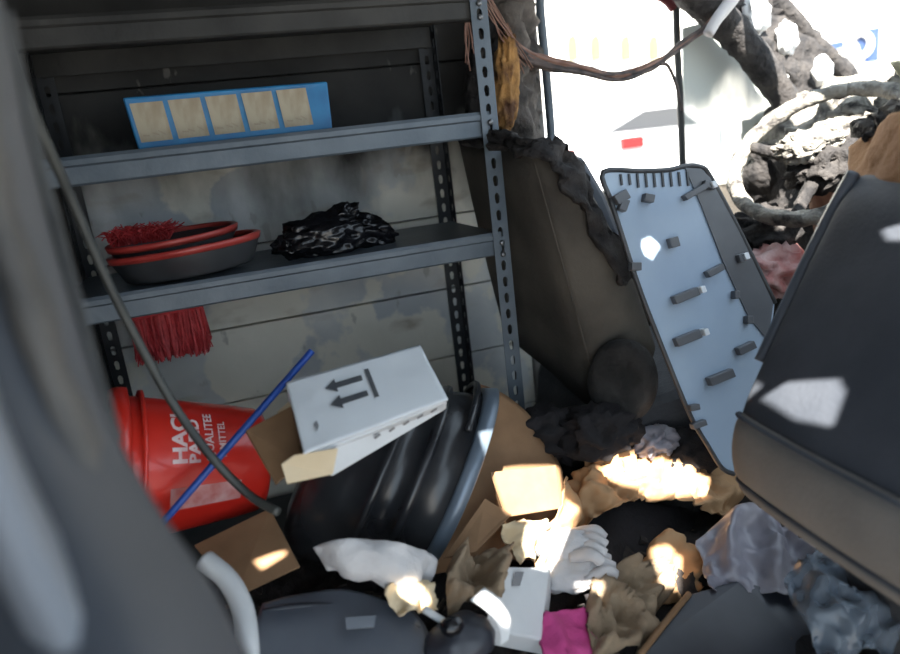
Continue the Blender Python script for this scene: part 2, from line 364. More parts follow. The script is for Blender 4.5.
# ================================================================== SHELVING UNIT
SX0, SX1, SYF, SYB = -.275, .482, 1.20, 1.50
unit = thing('shelving_unit', (.1,1.35,0), 'grey slotted-steel shelving unit against the stained side wall', 'shelf')
def upright(x0, y, matname, sx, sy, hole_dark=True, ztop=1.16, name='upright'):
    """slotted angle: two perforated flanges with keyhole slots"""
    W, pitch, t = .031, .0315, .002
    parts = []
    def flange(o, u, nrm, holes=True):
        v, f = [], []; n = int(ztop/pitch); z = 0
        for i in range(n):
            z0, z1 = i*pitch, (i+1)*pitch; zc = (z0+z1)/2
            outer = [(0,z0),(W*.5,z0),(W,z0),(W,zc),(W,z1),(W*.5,z1),(0,z1),(0,zc)]
            inner = [(.0118,zc-.0075),(.0155,zc-.0095),(.0192,zc-.0075),(.0205,zc+.0035),(.0190,zc+.0085),(.0155,zc+.0105),(.0120,zc+.0085),(.0105,zc+.0035)]
            b = len(v); v += [o+u*a+V((0,0,c)) for a, c in outer] + [o+u*a+V((0,0,c)) for a, c in inner]
            f += [(b+k, b+(k+1) % 8, b+8+(k+1) % 8, b+8+k) for k in range(8)]
        return v, f
    a = flange(V((x0,y,0)), V((sx,0,0)), V((0,-1,0))); b = flange(V((x0,y,0)), V((0,sy,0)), V((1,0,0)))
    v, f = merge([a, b]); o = obj(name, v, f, matname, unit)
    md = o.modifiers.new('gauge', 'SOLIDIFY'); md.thickness = t; md.offset = 0; return o
upright(SX1+.013, SYF, 'steel', -1, 1); upright(SX0-.013, SYF, 'steel_dark', 1, 1)
upright(SX1+.006, SYB+.01, 'steel_dark', -1, -1); upright(SX0-.006, SYB+.01, 'steel_dark', 1, -1)
def shelf(zt, matname, h=.043):
    """folded steel shelf: top sheet, rolled front lip, return flange"""
    prof = [(SYB,zt),(SYF+.012,zt),(SYF+.004,zt+.0015),(SYF+.002,zt-.004),(SYF+.002,zt-.012),(SYF+.006,zt-.015),(SYF+.006,zt-h+.003),(SYF+.009,zt-h),(SYF+.03,zt-h)]
    prof2 = [(SYF+.03,zt-h+.002),(SYF+.011,zt-h+.002),(SYF+.008,zt-h+.006),(SYF+.008,zt-.0165),(SYF+.006,zt-.010),(SYF+.012,zt-.003),(SYB-.003,zt-.003),(SYB-.003,zt-h),(SYB,zt-h)]
    poly = prof+prof2
    return slab('shelf_board', [(SX0,y,z) for y, z in poly], (SX1-SX0,0,0), matname, unit, bevel=0)
shelf(.677, 'steel'); shelf(.894, 'steel'); shelf(1.092, 'steel_sooty')
shelf(.12, 'steel_dark')
slab('end_panel', [(SX0-.008,SYF+.03,.03),(SX0-.008,SYB,.03),(SX0-.008,SYB,1.12),(SX0-.008,SYF+.03,1.12)], (-.002,0,0), 'soot', unit, bevel=0)
for zt in (.660, .878, 1.075):
    for x in (SX1-.002, SX0+.004):
        for dz in (0, -.022):
            lathe('bolt', (x,SYF+.0035,zt+dz-.002), (0,-1,0), [(0,.0001),(0,.0055),(.0075,.0055),(.0095,.0042),(.0095,.0001)], 'bolt', unit, n=6)

# ---- blue carton with five printed windows on the upper shelf
Lb, Rb = -.118, .208; yb = 1.262; zb = .896
def bquad(x0, x1, z0, z1, y): return [(x0,y,z0),(x1,y,z0),(x1,y,z1),(x0,y,z1)]
bc = thing('carton', ((Lb+Rb)/2,yb+.05,zb), 'long bright blue carton with five beige printed squares on upper shelf', 'box')
hexa('carton_body', [V((Lb+.006,yb,zb)), V((Rb,yb,zb)), V((Rb,yb+.10,zb)), V((Lb+.006,yb+.10,zb)), V((Lb,yb-.004,zb+.082)), V((Rb+.004,yb+.004,zb+.080)), V((Rb+.004,yb+.10,zb+.080)), V((Lb,yb+.10,zb+.082))], 'blue_card', bc, bevel=.003)
for i in range(5):
    x0 = Lb+.008+i*.0580; x1 = x0+.0500
    o = slab('printed_square', [(x0+.005,yb-.0012,zb+.011),(x1+.004,yb-.0012,zb+.011),(x1,yb-.0030,zb+.072),(x0,yb-.0042,zb+.072)], (0,.002,0), 'beige_print', bc, bevel=0)
    for k in range(3):
        a = x0+.010+.012*k+.003*((i*3+k) % 2)
        slab('sketch_line', [(a,yb-.0030,zb+.020+.003*k),(a+.010,yb-.0030,zb+.019),(a+.010,yb-.0030,zb+.0215),(a,yb-.0030,zb+.0225+.003*k)], (0,-.0006,0), 'print_sketch', o, bevel=0)

# ---- two oval trays with red rims, a red brush lying in the upper one
def tray(name, c, rx, ry, h, rotm, label):
    t = thing(name, c, label, 'tray')
    n = 48; prof = [(-.0,.0),(.0,.80),(.006,.86),(h-.006,.98),(h,1.0),(h,.965),(.012,.83),(.010,.0)]
    v, f = [], []
    for a, r in prof:
        for j in range(n):
            g = 2*math.pi*j/n; q = V((rx*r*math.cos(g), ry*r*math.sin(g), a)); v.append(rotm @ q + V(c))
    for i in range(len(prof)-1):
        for j in range(n): f.append((i*n+j, i*n+(j+1) % n, (i+1)*n+(j+1) % n, (i+1)*n+j))
    obj('tray_body', v, f, 'tray_grey', t, smooth=True)
    v2, f2 = [], []
    pr = [(h-.007,.995),(h+.003,1.02),(h+.005,.985),(h+.004,.93),(h-.004,.95)]
    for a, r in pr:
        for j in range(n):
            g = 2*math.pi*j/n; v2.append(rotm @ V((rx*r*math.cos(g), ry*r*math.sin(g), a)) + V(c))
    for i in range(5):
        for j in range(n): f2.append((i*n+j, i*n+(j+1) % n, ((i+1) % 5)*n+(j+1) % n, ((i+1) % 5)*n+j))
    o = obj('rim', v2, f2, 'red_trim', t, smooth=True); o['label'] = 'red rim'
    return t
tray('oval_tray', (-.072,1.292,.683), .128, .094, .046, RZ(-4) @ RY(-2.5), 'grey oval tray with red rim resting directly on the middle shelf')
tray('oval_tray', (-.090,1.312,.715), .110, .085, .032, RZ(6) @ RX(2) @ RY(-2.5), 'grey oval tray with red rim stacked inside the larger tray')
def bristles(n, fn, r0, r1, seed):
    rnd = random.Random(seed); v, f = [], []
    for _ in range(n):
        a, b, c = fn(rnd); p = spline([a, b, c], 3)
        s = (c-a).cross(V((rnd.uniform(-1,1), rnd.uniform(-1,1), rnd.uniform(-1,1)))).normalized()*r0
        u = (c-a).cross(s).normalized()*r0
        o = len(v)
        for q in p: v += [q+s, q-s*.5+u*.87, q-s*.5-u*.87]
        for i in range(len(p)-1):
            for j in range(3): f.append((o+i*3+j, o+i*3+(j+1) % 3, o+i*3+3+(j+1) % 3, o+i*3+3+j))
    return v, f
br = thing('scrub_brush', (-.135,1.37,.742), 'red bristle brush lying in the upper grey tray', 'brush')
box('brush_block', (-.195,1.33,.726), (-.105,1.38,.744), 'grey_plastic', br, bevel=.006)
def f1(r):
    a = V((r.uniform(-.195,-.10), r.uniform(1.32,1.38), .742)); b = a+V((r.uniform(-.01,.016), r.uniform(-.02,.006), r.uniform(.012,.024))); return a, b, b+V((r.uniform(-.016,.022), r.uniform(-.02,.01), r.uniform(-.008,.012)))
o = obj('bristles', *bristles(500, f1, .0011, 0, 1), 'bristle', br); o['kind'] = 'stuff'
hb = thing('hanging_broom_head', (-.125,1.36,.52), 'red bristle broom head hanging beneath the middle shelf', 'broom')
box('broom_block', (-.205,1.34,.605), (-.07,1.39,.634), 'bristle', hb, bevel=.006)
def f2(r):
    a = V((r.uniform(-.20,-.072), r.uniform(1.342,1.388), .612)); b = a+V((r.uniform(-.004,.004), r.uniform(-.006,.006), -.045)); return a, b, b+V((r.uniform(-.008,.008), r.uniform(-.01,.006), -r.uniform(.022,.050)))
o = obj('bristles', *bristles(900, f2, .0013, 0, 2), 'bristle', hb); o['kind'] = 'stuff'

# ---- shiny black bag
bb = thing('plastic_bag', (.18,1.29,.678), 'shiny black crumpled plastic bag on the middle shelf', 'bag')
def bagblob(c, rad, seed, rot=None, amp=.26, fr=2.3, name='bag_fold', fl=None): return blob(name, c, rad, 'bag_black', bb, amp=amp, freq=fr, seed=seed, sub=5, rot=rot, flat=fl, oct=3, ridged=False)
bagblob((.165,1.285,.708), (.084,.050,.040), 3, RZ(5), name='bag_body', fl=.029)
bagblob((.232,1.31,.705), (.070,.044,.036), 7, RY(12), fl=.026)
bagblob((.205,1.30,.735), (.036,.026,.026), 11, RY(-25), .35, 2.0, 'bag_knot')
bagblob((.108,1.285,.704), (.028,.034,.026), 15, None, .25, 2.2, 'bag_corner', fl=.026)

# ================================================================== DRIVER'S SEAT (far)
ds = thing('driver_seat', (.62,1.2,0), 'burnt brown van seat with charred top beside the shelving', 'seat')
def V3(a, b, t): return a+(b-a)*t
ft, fb = P(461,143,Y=1.43), P(508,338,Y=1.43)           # rear face, far edge
nt_, nb = P(530,150,Y=1.11), P(603,414,Y=1.11)          # rear face, near edge
bt, bb_ = P(573,160,Y=1.09), P(655,350,Y=1.09)          # bolster front edge
rows = []
for i in range(9):
    t = i/8; a = V3(ft, fb, t); b = V3(nt_, nb, t); c = V3(bt, bb_, min(t*1.0, 1))
    a = a + V((-.003*math.sin(math.pi*t), 0, 0)); c = c+V((.014*math.sin(math.pi*t), 0, 0))
    a2 = V3(a, b, .5)+V((.002*math.sin(math.pi*t), 0, 0)); f1_ = a+V((.075,.01,-.01)); 
    rows.append([f1_, a+V((.010,.004,0)), a, a2, V3(a, b, .85)+V((-.008,0,0)), b, V3(b, c, .15)+V((0,-.014,0)), V3(b, c, .55)+V((0,-.026,0)), c, c+V((.012,.05,0)), c+V((0,.2,-.01))])
g = [spline(r, 4) for r in rows]; nC = len(g[0]); v = [p for r in g for p in r]
f = [(i*nC+j, i*nC+j+1, (i+1)*nC+j+1, (i+1)*nC+j) for i in range(8) for j in range(nC-1)]
f.append(tuple(range(nC))[::-1]); f.append(tuple(range(8*nC, 9*nC)))
for i in range(8): f.append((i*nC, (i+1)*nC, (i+1)*nC+nC-1, i*nC+nC-1))
obj('backrest', v, f, 'seat_brown', ds, smooth=True)
tube('seam_piping', [V3(nt_, nb, t)+V((.001,-.002,0)) for t in (.04,.25,.5,.75,.97)], .0022, 'seat_brown', ds)
sheet('charred_top', [[P(474,134,Y=1.38), P(500,132,Y=1.20), P(532,142,Y=1.09), P(564,154,Y=1.08), P(588,200,Y=1.08), P(630,275,Y=1.08)],
      [P(468,150,Y=1.35), P(503,148,Y=1.17), P(535,160,Y=1.075), P(552,172,Y=1.06), P(578,216,Y=1.06), P(618,288,Y=1.06)]], 'char', ds, amp=.022, freq=22, thick=.012, k=8, m=8, fray=.012)
slab('side_bolster', [P(566,154,Y=1.14), P(584,156,Y=1.14), P(606,194,Y=1.14), P(636,270,Y=1.14), P(626,290,Y=1.14), P(590,230,Y=1.14)], (.01,.06,-.005), 'plastic_slate', ds, bevel=.01)
hexa('seat_cushion', [V(p) for p in ((.60,1.02,.20),(1.02,1.02,.22),(1.02,1.42,.22),(.60,1.42,.20),(.62,1.02,.34),(1.03,1.02,.38),(1.03,1.42,.38),(.62,1.42,.34))], 'seat_dark', ds, bevel=.03)
hexa('seat_base', [V(p) for p in ((.64,1.06,0),(.98,1.06,0),(.98,1.38,0),(.64,1.38,0),(.62,1.05,.20),(1.0,1.05,.20),(1.0,1.39,.20),(.62,1.39,.20))], 'soot', ds, bevel=.008)
kc = P(645,388,Y=1.0)
lathe('recliner_cover', kc+V((-.01,.05,0)), (P(645,388,Y=.955)*-1+CAM).normalized()*1.0+V((-.5,0,.1)), [(0,.062),(.025,.062),(.036,.056),(.040,.045),(.038,.0)], 'soot', ds, n=32, sx=1.25)

# ================================================================== DETACHED GREY TRIM PANEL
tp = thing('trim_panel', P(725,472,Y=.93), 'pale grey plastic trim panel with clips leaning between the seats', 'panel')
def TP(x, y): return P(x, y, Y=1.03-.12*(y-165)/310)
outl = [(603,172),(640,171),(668,170),(686,166),(700,167),(710,176),(740,232),(775,303),(768,360),(742,420),(734,474),(722,468),(708,446),(690,415),(664,352),(640,290),(622,235),(610,198)]
pn = (TP(700,300)-TP(640,300)).cross(TP(650,400)-TP(650,250)).normalized()
if pn.dot(CAM-TP(660,300)) < 0: pn = -pn
slab('panel_shell', [TP(*p) for p in outl], pn*-.004, 'trim_panel', tp, bevel=.001)
ring = [TP(*p) for p in outl]
tube('rolled_edge', [ring[i] for i in (17,16,15,14,13,12,11,10)]+[], .0042, 'trim_edge', tp, k=4)
tube('rolled_edge', [ring[i] for i in (17,0,1,2,3,4,5,6,7)], .0045, 'trim_edge', tp, k=4)
slab('dark_margin', [TP(*p)+pn*.0012 for p in ((684,168),(700,169),(709,178),(738,232),(772,303),(767,340),(748,318),(722,262),(700,205))], pn*.002, 'grey_plastic', tp, bevel=0)
for i in range(9):
    x = 619+i*8.3; y0 = 174.5-.3*i
    slab('vent_slot', [TP(x,y0)+pn*.0005, TP(x+1.8,y0)+pn*.0005, TP(x+3.2,y0+11+(i > 1)*3)+pn*.0005, TP(x+1.4,y0+11+(i > 1)*3)+pn*.0005], pn*.003, 'trim_edge', tp, bevel=0)
def clip(x, y, a, L, wd, h=.012, m='grey_plastic'):
    c, s = math.cos(math.radians(a)), math.sin(math.radians(a))
    q = [TP(x+c*dx-s*dy, y+s*dx+c*dy) for dx, dy in ((-L,-wd),(L,-wd),(L,wd),(-L,wd))]
    slab('clip', q, pn*h, m, tp, bevel=.0015)
for a in ((619,198,-30,7,5),(621,206,20,4,6),(646,199,10,5,4),(671,243,-15,4.5,5),(633,267,0,5,4),(683,296,-22,13,4.2),(685,338,-22,13,4.5),(712,271,-28,9,3.4),(718,377,-22,13,4.5),(743,348,-25,9,4),(692,193,-30,12,3),(739,258,-20,4,4),(706,186,15,6,3.5),(691,407,-10,5,3),(696,424,-20,7,3),(746,320,0,3,4),(733,295,0,2.5,4)): clip(*a)
for x, y in ((698,290),(701,332),(709,186),(741,257)): clip(x, y, -20, 2.4, 3.4, .016, 'white_card')

# ================================================================== PASSENGER SEAT (near, right)
ps = thing('passenger_seat', (.85,.5,0), 'large navy and grey van seat back with sunlit patch', 'seat')
def seat_row(t):                                        # t = 0 top ... 1 bottom : far edge, near edge
    far_px = [(852,178),(828,222),(795,290),(762,360),(738,415),(734,450),(738,478),(752,498)]
    k = t*7; i = min(int(k), 6); u = k-i
    x = far_px[i][0]+(far_px[i+1][0]-far_px[i][0])*u; y = far_px[i][1]+(far_px[i+1][1]-far_px[i][1])*u
    a = P(x, y, Y=.70); return a
rows_u, rows_l = [], []
def prow(t, out=0.0):
    a = seat_row(t); nx = V((-1,-.15,.25)).normalized()
    b = V((a.x*.985+.004, a.y-.47, a.z-.012+.0*t))
    drop = .012+.03*t
    r = [a+V((.10,.015,-.004)), a+V((.03,.008,0)), a+V((.004,-.002,0))+nx*out*.4, V3(a, b, .05)+nx*(.010+out), V3(a, b, .3)+nx*(.022+out), V3(a, b, .6)+nx*(.022+out), V3(a, b, .92)+nx*(.012+out), b, b+V((.05,-.01,0)), b+V((.12,0,0))]
    return r
def shell(name, ts, matn, outs, parent, cap=True):
    g = [spline(prow(t, o), 4) for t, o in zip(ts, outs)]; nC = len(g[0])
    gg = [spline([g[i][j] for i in range(len(g))], 4) for j in range(nC)]; nR = len(gg[0])
    v = [gg[j][i] for i in range(nR) for j in range(nC)]
    f = [(i*nC+j, i*nC+j+1, (i+1)*nC+j+1, (i+1)*nC+j) for i in range(nR-1) for j in range(nC-1)]
    f.append(tuple(range(nC))[::-1]); f.append(tuple(range((nR-1)*nC, nR*nC)))
    for i in range(nR-1): f.append((i*nC, (i+1)*nC, (i+1)*nC+nC-1, i*nC+nC-1))
    return obj(name, v, f, matn, parent, smooth=True)
shell('backrest', [0,.08,.2,.35,.5,.56], 'seat_navy', [-.02,0,0,0,0,-.004], ps)
shell('lower_panel', [.56,.60,.70,.80,.85], 'seat_grey', [-.004,.008,.010,.008,.0], ps)
shell('bottom_hem', [.85,.88,.94,1.0], 'seat_grey', [0,.008,.008,-.012], ps)
def seat_pt(t, s, o=.0):
    r = spline(prow(t, o), 4); k = s*(len(r)-1); i = min(int(k), len(r)-2); return V3(r[i], r[i+1], k-i)
tube('seam_stitching', [seat_pt(.565, s, .006) for s in (.24,.32,.42,.55,.7)], .0028, 'seat_navy', ps)
tube('seam_stitching', [seat_pt(.85, s, .003) for s in (.24,.32,.42,.55,.7)], .0028, 'seat_navy', ps)
tube('side_piping', [seat_pt(t, .17, 0)+V((0,.006,.004)) for t in (0,.15,.3,.45)], .009, 'plastic_slate', ps)
hexa('seat_cushion', [V(p) for p in ((.70,.24,.14),(1.10,.24,.16),(1.10,.66,.16),(.70,.66,.14),(.72,.24,.30),(1.12,.24,.34),(1.12,.66,.34),(.72,.66,.30))], 'seat_dark', ps, bevel=.03)
hexa('seat_base', [V(p) for p in ((.74,.28,0),(1.06,.28,0),(1.06,.62,0),(.74,.62,0),(.72,.27,.14),(1.08,.27,.14),(1.08,.63,.14),(.72,.63,.14))], 'soot', ps, bevel=.008)
sheet('exposed_foam', [[P(862,152,Y=.80), P(880,136,Y=.76), P(905,120,Y=.70), P(960,110,Y=.60)], [P(860,182,Y=.76), P(878,172,Y=.72), P(905,160,Y=.66), P(960,150,Y=.56)], [P(858,196,Y=.73), P(875,194,Y=.69), P(905,190,Y=.64), P(960,186,Y=.55)]], 'foam_brown', ps, amp=.006, freq=14, thick=.03, k=8, m=6)
sheet('charred_crown', [[P(862,138,Y=.84), P(885,122,Y=.80), P(930,95,Y=.70)], [P(868,148,Y=.77), P(890,138,Y=.73), P(930,120,Y=.66)]], 'char', ps, amp=.02, freq=20, thick=.016, k=8, m=8, fray=.01)

# ================================================================== DASH, STEERING WHEEL
dash = thing('dashboard', (1.5,1.0,0), 'burnt dashboard heaped with white ash below the windscreen', 'dashboard')
dr = [[V((1.30,1.47,.72)), V((1.30,1.2,.76)), V((1.30,.9,.74)), V((1.30,.5,.70)), V((1.28,.1,.68))], [V((1.42,1.48,.80)), V((1.42,1.2,.84)), V((1.42,.9,.82)), V((1.42,.5,.80)), V((1.40,.1,.78))], [V((1.66,1.46,.78)), V((1.68,1.2,.80)), V((1.70,.9,.80)), V((1.70,.5,.80)), V((1.68,.1,.78))]]
sheet('dash_top', dr, 'ash', dash, amp=.06, freq=11, thick=.02, k=14, m=10, fray=.02)
sheet('dash_front', [[V((1.31,1.47,.74)), V((1.31,1.0,.75)), V((1.29,.1,.70))], [V((1.28,1.47,.45)), V((1.28,1.0,.46)), V((1.27,.1,.42))], [V((1.40,1.47,.10)), V((1.40,1.0,.10)), V((1.40,.1,.10))]], 'char', dash, amp=.05, freq=9, thick=.02, k=12, m=20)
blob('melted_cluster', (1.42,1.02,.90), (.10,.09,.06), 'olive', dash, amp=.4, freq=2.4, seed=4)
blob('melted_vent', (1.50,.86,.86), (.10,.10,.07), 'ash', dash, amp=.4, freq=2.4, seed=9)
sw = thing('steering_wheel', P(812,160,X=1.16), 'burnt steering wheel caked in white ash', 'steering wheel')
wc = P(822,152,X=1.15); wn = (-FW*.6+(CR*-.74+CU*.68)*.8).normalized(); a_, u_, s_ = axes(wn)
R = .170
def wp(g, r=R, o=0): return wc+(u_*math.cos(g)+s_*math.sin(g))*r+a_*o
v, f = tubegeo([wp(2*math.pi*i/64) for i in range(64)]+[wp(0), ], .0155, 10, .45, 2)
obj('wheel_rim', v, f, 'ash', sw, smooth=True)
blob('wheel_hub', wc+a_*-.02, (.055,.055,.04), 'char', sw, amp=.5, freq=2.5, seed=21, rot=wn.to_track_quat('Z', 'Y').to_matrix())
for g in (1.4, -1.4, 3.14): tube('spoke', [wp(g, .03, -.015), wp(g, .09, -.012), wp(g, R, 0)], (.018,.011), 'char', sw, jit=.4)
tube('steering_column', [wc-a_*.02, wc-a_*.12+V((0,0,-.01)), wc-a_*.26+V((0,0,-.05))], (.05,.06), 'column_brown', sw, n=14, jit=.15)
blob('ash_lump', wc+CR*-.03+CU*.01, (.05,.03,.025), 'ash', sw, amp=.5, freq=2.8, seed=31)
blob('ash_lump', wc+CR*.04+CU*.035, (.055,.03,.025), 'ash', sw, amp=.5, freq=2.8, seed=35)
# things sitting on the A-pillar
for i, (x, y, rx, sd) in enumerate(((787,38,.030,3),(822,70,.028,5),(757,14,.036,8))):
    o = blob('paint_flake', P(x, y, Y=1.46), (rx*.75,.012,rx), 'paper_white', ap, amp=.5, freq=2.2, seed=sd, sub=3)
tube('clip_rod', [P(708,34,Y=1.36), P(718,18,Y=1.36), P(733,-2,Y=1.36), P(742,-14,Y=1.36)], (.012,.017), 'cloth_white', ap, k=4, jit=.15)

# ================================================================== WIRES AND FOAM
wh = thing('wiring_harness', P(500,55,Y=1.36), 'charred wiring loom sagging across the open door window', 'wiring')
main = [P(505,28,Y=1.38), P(520,50,Y=1.38), P(545,62,Y=1.39), P(580,71,Y=1.39), P(617,76,Y=1.39), P(650,67,Y=1.39), P(682,47,Y=1.39), P(712,22,Y=1.38), P(740,-10,Y=1.36)]
rnd = random.Random(5)
for i in range(7):
    off = V((rnd.uniform(-.004,.004), rnd.uniform(-.008,.008), rnd.uniform(-.010,.010)))
    tube('wire', [p+off+V((rnd.uniform(-.004,.004), 0, rnd.uniform(-.006,.006))) for p in main], .0045, 'wire_dark' if i % 3 else 'copper', wh, n=6, k=6, jit=.4, seed=i)
tube('wire', [P(660,64,Y=1.37), P(668,66,Y=1.37), P(676,84,Y=1.38), P(682,110,Y=1.40)], .004, 'wire_dark', wh, n=6)
for i in range(9):
    x = 486+rnd.uniform(-4,10); 
    tube('copper_strand', [P(x-8,-8,Y=1.30), P(x+rnd.uniform(-2,12),18,Y=1.31), P(x+rnd.uniform(8,26),40,Y=1.32), P(x+rnd.uniform(20,45),62+rnd.uniform(-10,12),Y=1.34)], .0012, 'copper', wh, n=5)
w2 = thing('loose_copper_wires', P(468,70,Y=1.30), 'reddish bare copper wires dangling beside the shelf upright', 'wiring')
for i in range(8):
    x = 466+rnd.uniform(-2,8)
    tube('copper_strand', [P(x,-8,Y=1.28), P(x+rnd.uniform(-2,4),18,Y=1.28), P(x+rnd.uniform(-2,6),40,Y=1.28), P(x+rnd.uniform(0,9),56+rnd.uniform(-8,16),Y=1.28)], .0016, 'copper', w2, n=5)
tag(blob('insulation_foam', P(506,84,Y=1.33), (.020,.018,.074), 'foam', amp=.42, freq=3.2, seed=6, rot=RY(8)), 'scorched orange foam chunk hanging from the burnt pillar', 'foam')
tag(blob('charred_lining', P(488,92,Y=1.42), (.040,.03,.11), 'char', amp=.35, freq=2.4, seed=16, rot=RY(8)), 'black charred lining hanging behind the shelf upright', 'lining')

# ================================================================== LEFT FOREGROUND DOOR EDGE
fg = tag(sheet('trim_4', [[P(x0, y, d=dd), P((x0+x1)/2, y, d=dd-.05), P(x1, y, d=dd)] for x0, x1, y, dd in ((-160,-22,-40,.50),(-150,6,120,.49),(-130,42,260,.48),(-110,84,400,.46),(-80,138,510,.44),(-40,212,620,.42),(0,262,720,.40))], 'pillar_grey', amp=.004, freq=5, thick=.02, k=8, m=8, ridged=False), kind='structure')
tube('weather_strip', [P(6,10,d=.50), P(20,80,d=.495), P(42,175,d=.49), P(66,262,d=.48), P(98,380,d=.47), P(118,440,d=.46)], .0034, 'rubber', fg, k=8)
sheet('edge_band', [[P(x0, y, d=.375), P((x0+x1)/2, y, d=.362), P(x1, y, d=.38)] for x0, x1, y in ((-75,-45,300),(-42,-6,430),(-4,44,540),(44,100,640),(100,165,760))], 'pillar_light', fg, amp=.002, freq=6, thick=.012, k=6, m=4, ridged=False)
sheet('inner_lining', [[P(x0, y, d=.43), P((x0+x1)/2, y, d=.415), P(x1, y, d=.435)] for x0, x1, y in ((-60,-14,60),(-40,4,160),(-12,32,260),(24,66,370),(66,106,480),(130,160,580))], 'pillar_beige', fg, amp=.006, freq=14, thick=.008, k=6, m=5, ridged=False)
hs = tag(tube('grey_hose', [P(6,30,Y=.80), P(28,100,Y=.83), P(72,200,Y=.88), P(108,282,Y=.90), P(140,345,Y=.91), P(174,405,Y=.90), P(210,455,Y=.88), P(248,494,Y=.86), P(278,512,Y=.82)], .0056, 'hose', n=10), 'long grey hose hanging in front of the shelves and red bucket', 'hose')

# ================================================================== THE HEAP ON THE CARGO FLOOR
def hz(x, y):
    h = .115+.035*fbm(V((x*4, y*4, 2)), 4)+.018*fbm(V((x*14, y*14, 5)), 3, True)
    e = min(1, max(0, (y-.28)/.2)); k = 1-min(1, max(0, (x-.75)/.25)); q = math.exp(-((x-.42)/.16)**2-((y-.66)/.13)**2); return max(.0, h*e-.06*q)*(.35+.65*k)
nx, ny = 110, 80; X0, X1, Y0, Y1 = -.55, 1.25, .28, 1.46
v = [(X0+(X1-X0)*i/nx, Y0+(Y1-Y0)*j/ny, hz(X0+(X1-X0)*i/nx, Y0+(Y1-Y0)*j/ny)) for j in range(ny+1) for i in range(nx+1)]
def free(x, y): return not ((x > .585 and y > 1.03) or (x > .68 and y < .69) or (y > 1.185 and x < .52))   # clear of the seats and the shelving
f = [(j*(nx+1)+i, j*(nx+1)+i+1, (j+1)*(nx+1)+i+1, (j+1)*(nx+1)+i) for j in range(ny) for i in range(nx) if free(v[j*(nx+1)+i][0], v[j*(nx+1)+i][1])]
keep = sorted({i for q in f for i in q}); idx = {k: i for i, k in enumerate(keep)}; v = [v[k] for k in keep]; f = [tuple(idx[i] for i in q) for q in f]
heap = tag(obj('burnt_rubble', v, f, 'rubble', smooth=True), 'black burnt rubble heaped over the cargo floor', 'rubble', kind='stuff')

rnd = random.Random(11); parts = []
for _ in range(260):
    x, y = rnd.uniform(-.25,.95), rnd.uniform(.55,1.25)
    if not free(x+.03, y+.03) or not free(x+.03, y-.03): continue
    c = V((x, y, hz(x, y)+.004)); r = rnd.uniform(.004,.016)
    q = RZ(rnd.uniform(0,360)) @ RX(rnd.uniform(-50,50)); e = V((r, r*rnd.uniform(.3,.8), r*rnd.uniform(.12,.4)))
    parts.append(([c+q @ V((e.x*a, e.y*b, e.z*d))*rnd.uniform(.7,1.2) for a, b, d in ((-1,-1,-1),(1,-1,-1),(1,1,-1),(-1,1,-1),(-1,-1,1),(1,-1,1),(1,1,1),(-1,1,1))], HF))
obj('charred_fragments', *merge(parts), 'fragments', heap)['kind'] = 'stuff'

# ---- red bucket on its side
ba, bb2 = P(112,470,Y=1.06), P(240,460,Y=1.09)
ax = (bb2-ba).normalized(); BL = .218
def brad(t): return .112+(.082-.112)*t/BL
bk = thing('bucket', (ba+bb2)/2-V((0,0,.11)), 'red plastic bucket with white lettering lying on its side', 'bucket')
lathe('bucket_body', ba, ax, [(.0,.106),(.0,.112),(.03,brad(.03)),(.10,brad(.10)),(.17,brad(.17)),(BL-.012,brad(BL)),(BL-.002,brad(BL)-.006),(BL,brad(BL)-.016),(BL,.0)], 'red_plastic', bk, n=64)
lathe('bucket_rim', ba, ax, [(-.004,.108),(-.006,.118),(.004,.123),(.018,.122),(.020,.1125)], 'red_plastic', bk, n=64)
lathe('bucket_rim_rib', ba, ax, [(.034,.108),(.034,.117),(.040,.117),(.040,.108)], 'red_plastic', bk, n=64)
_, bu, bs = axes(ax)
toc = CAM-(ba+bb2)/2; g0 = math.atan2(toc.dot(bs), toc.dot(bu))
dirsgn = 1 if math.cos(g0+.3)*bu.z+math.sin(g0+.3)*bs.z > math.cos(g0)*bu.z+math.sin(g0)*bs.z else -1
def on_bucket(t, arc, o=.0008):
    r = brad(t)+o; g = g0+dirsgn*arc/.098
    return ba+ax*t+(bu*math.cos(g)+bs*math.sin(g))*r
def text_mesh(s, size, bold=.0):
    c = bpy.data.curves.new('t', 'FONT'); c.body = s; c.size = size; c.offset = bold; c.resolution_u = 2
    ob = bpy.data.objects.new('t', c); COL.objects.link(ob)
    m = bpy.data.meshes.new_from_object(ob.evaluated_get(bpy.context.evaluated_depsgraph_get())); bpy.data.objects.remove(ob)
    vs_ = [p.co.copy() for p in m.vertices]; fs = [tuple(p.vertices) for p in m.polygons]; return vs_, fs
for s, t0, size, a0, b_, sq in (('HACI', .092, .034, .000, .0012, 1.0), ('PAEID', .110, .026, .000, .0010, 1.0), ('QUALITEE', .130, .021, .001, .0004, .86), ('PIMITTEL', .148, .018, .006, .0003, .85)):
    vs_, fs = text_mesh(s, size, b_)
    o = obj('printed_lettering', [on_bucket(t0-p.y*.80, a0+p.x*sq) for p in vs_], fs, 'white_print', bk)
n1, n2 = 8, 10; v = [on_bucket(.070+.10*i/n1, -.066+.034*j/n2, .0006) for i in range(n1+1) for j in range(n2+1)]
f = [(i*(n2+1)+j, i*(n2+1)+j+1, (i+1)*(n2+1)+j+1, (i+1)*(n2+1)+j) for i in range(n1) for j in range(n2)]
obj('faded_label', v, f, 'label_pink', bk, smooth=True)

# ---- blue stick
tag(tube('blue_stick', [P(160,526,Y=.93), P(236,438,Y=.95), P(312,351,Y=.99)], .0052, 'blue_paint', n=10, k=4), 'thin blue painted stick leaning across the red bucket', 'stick')

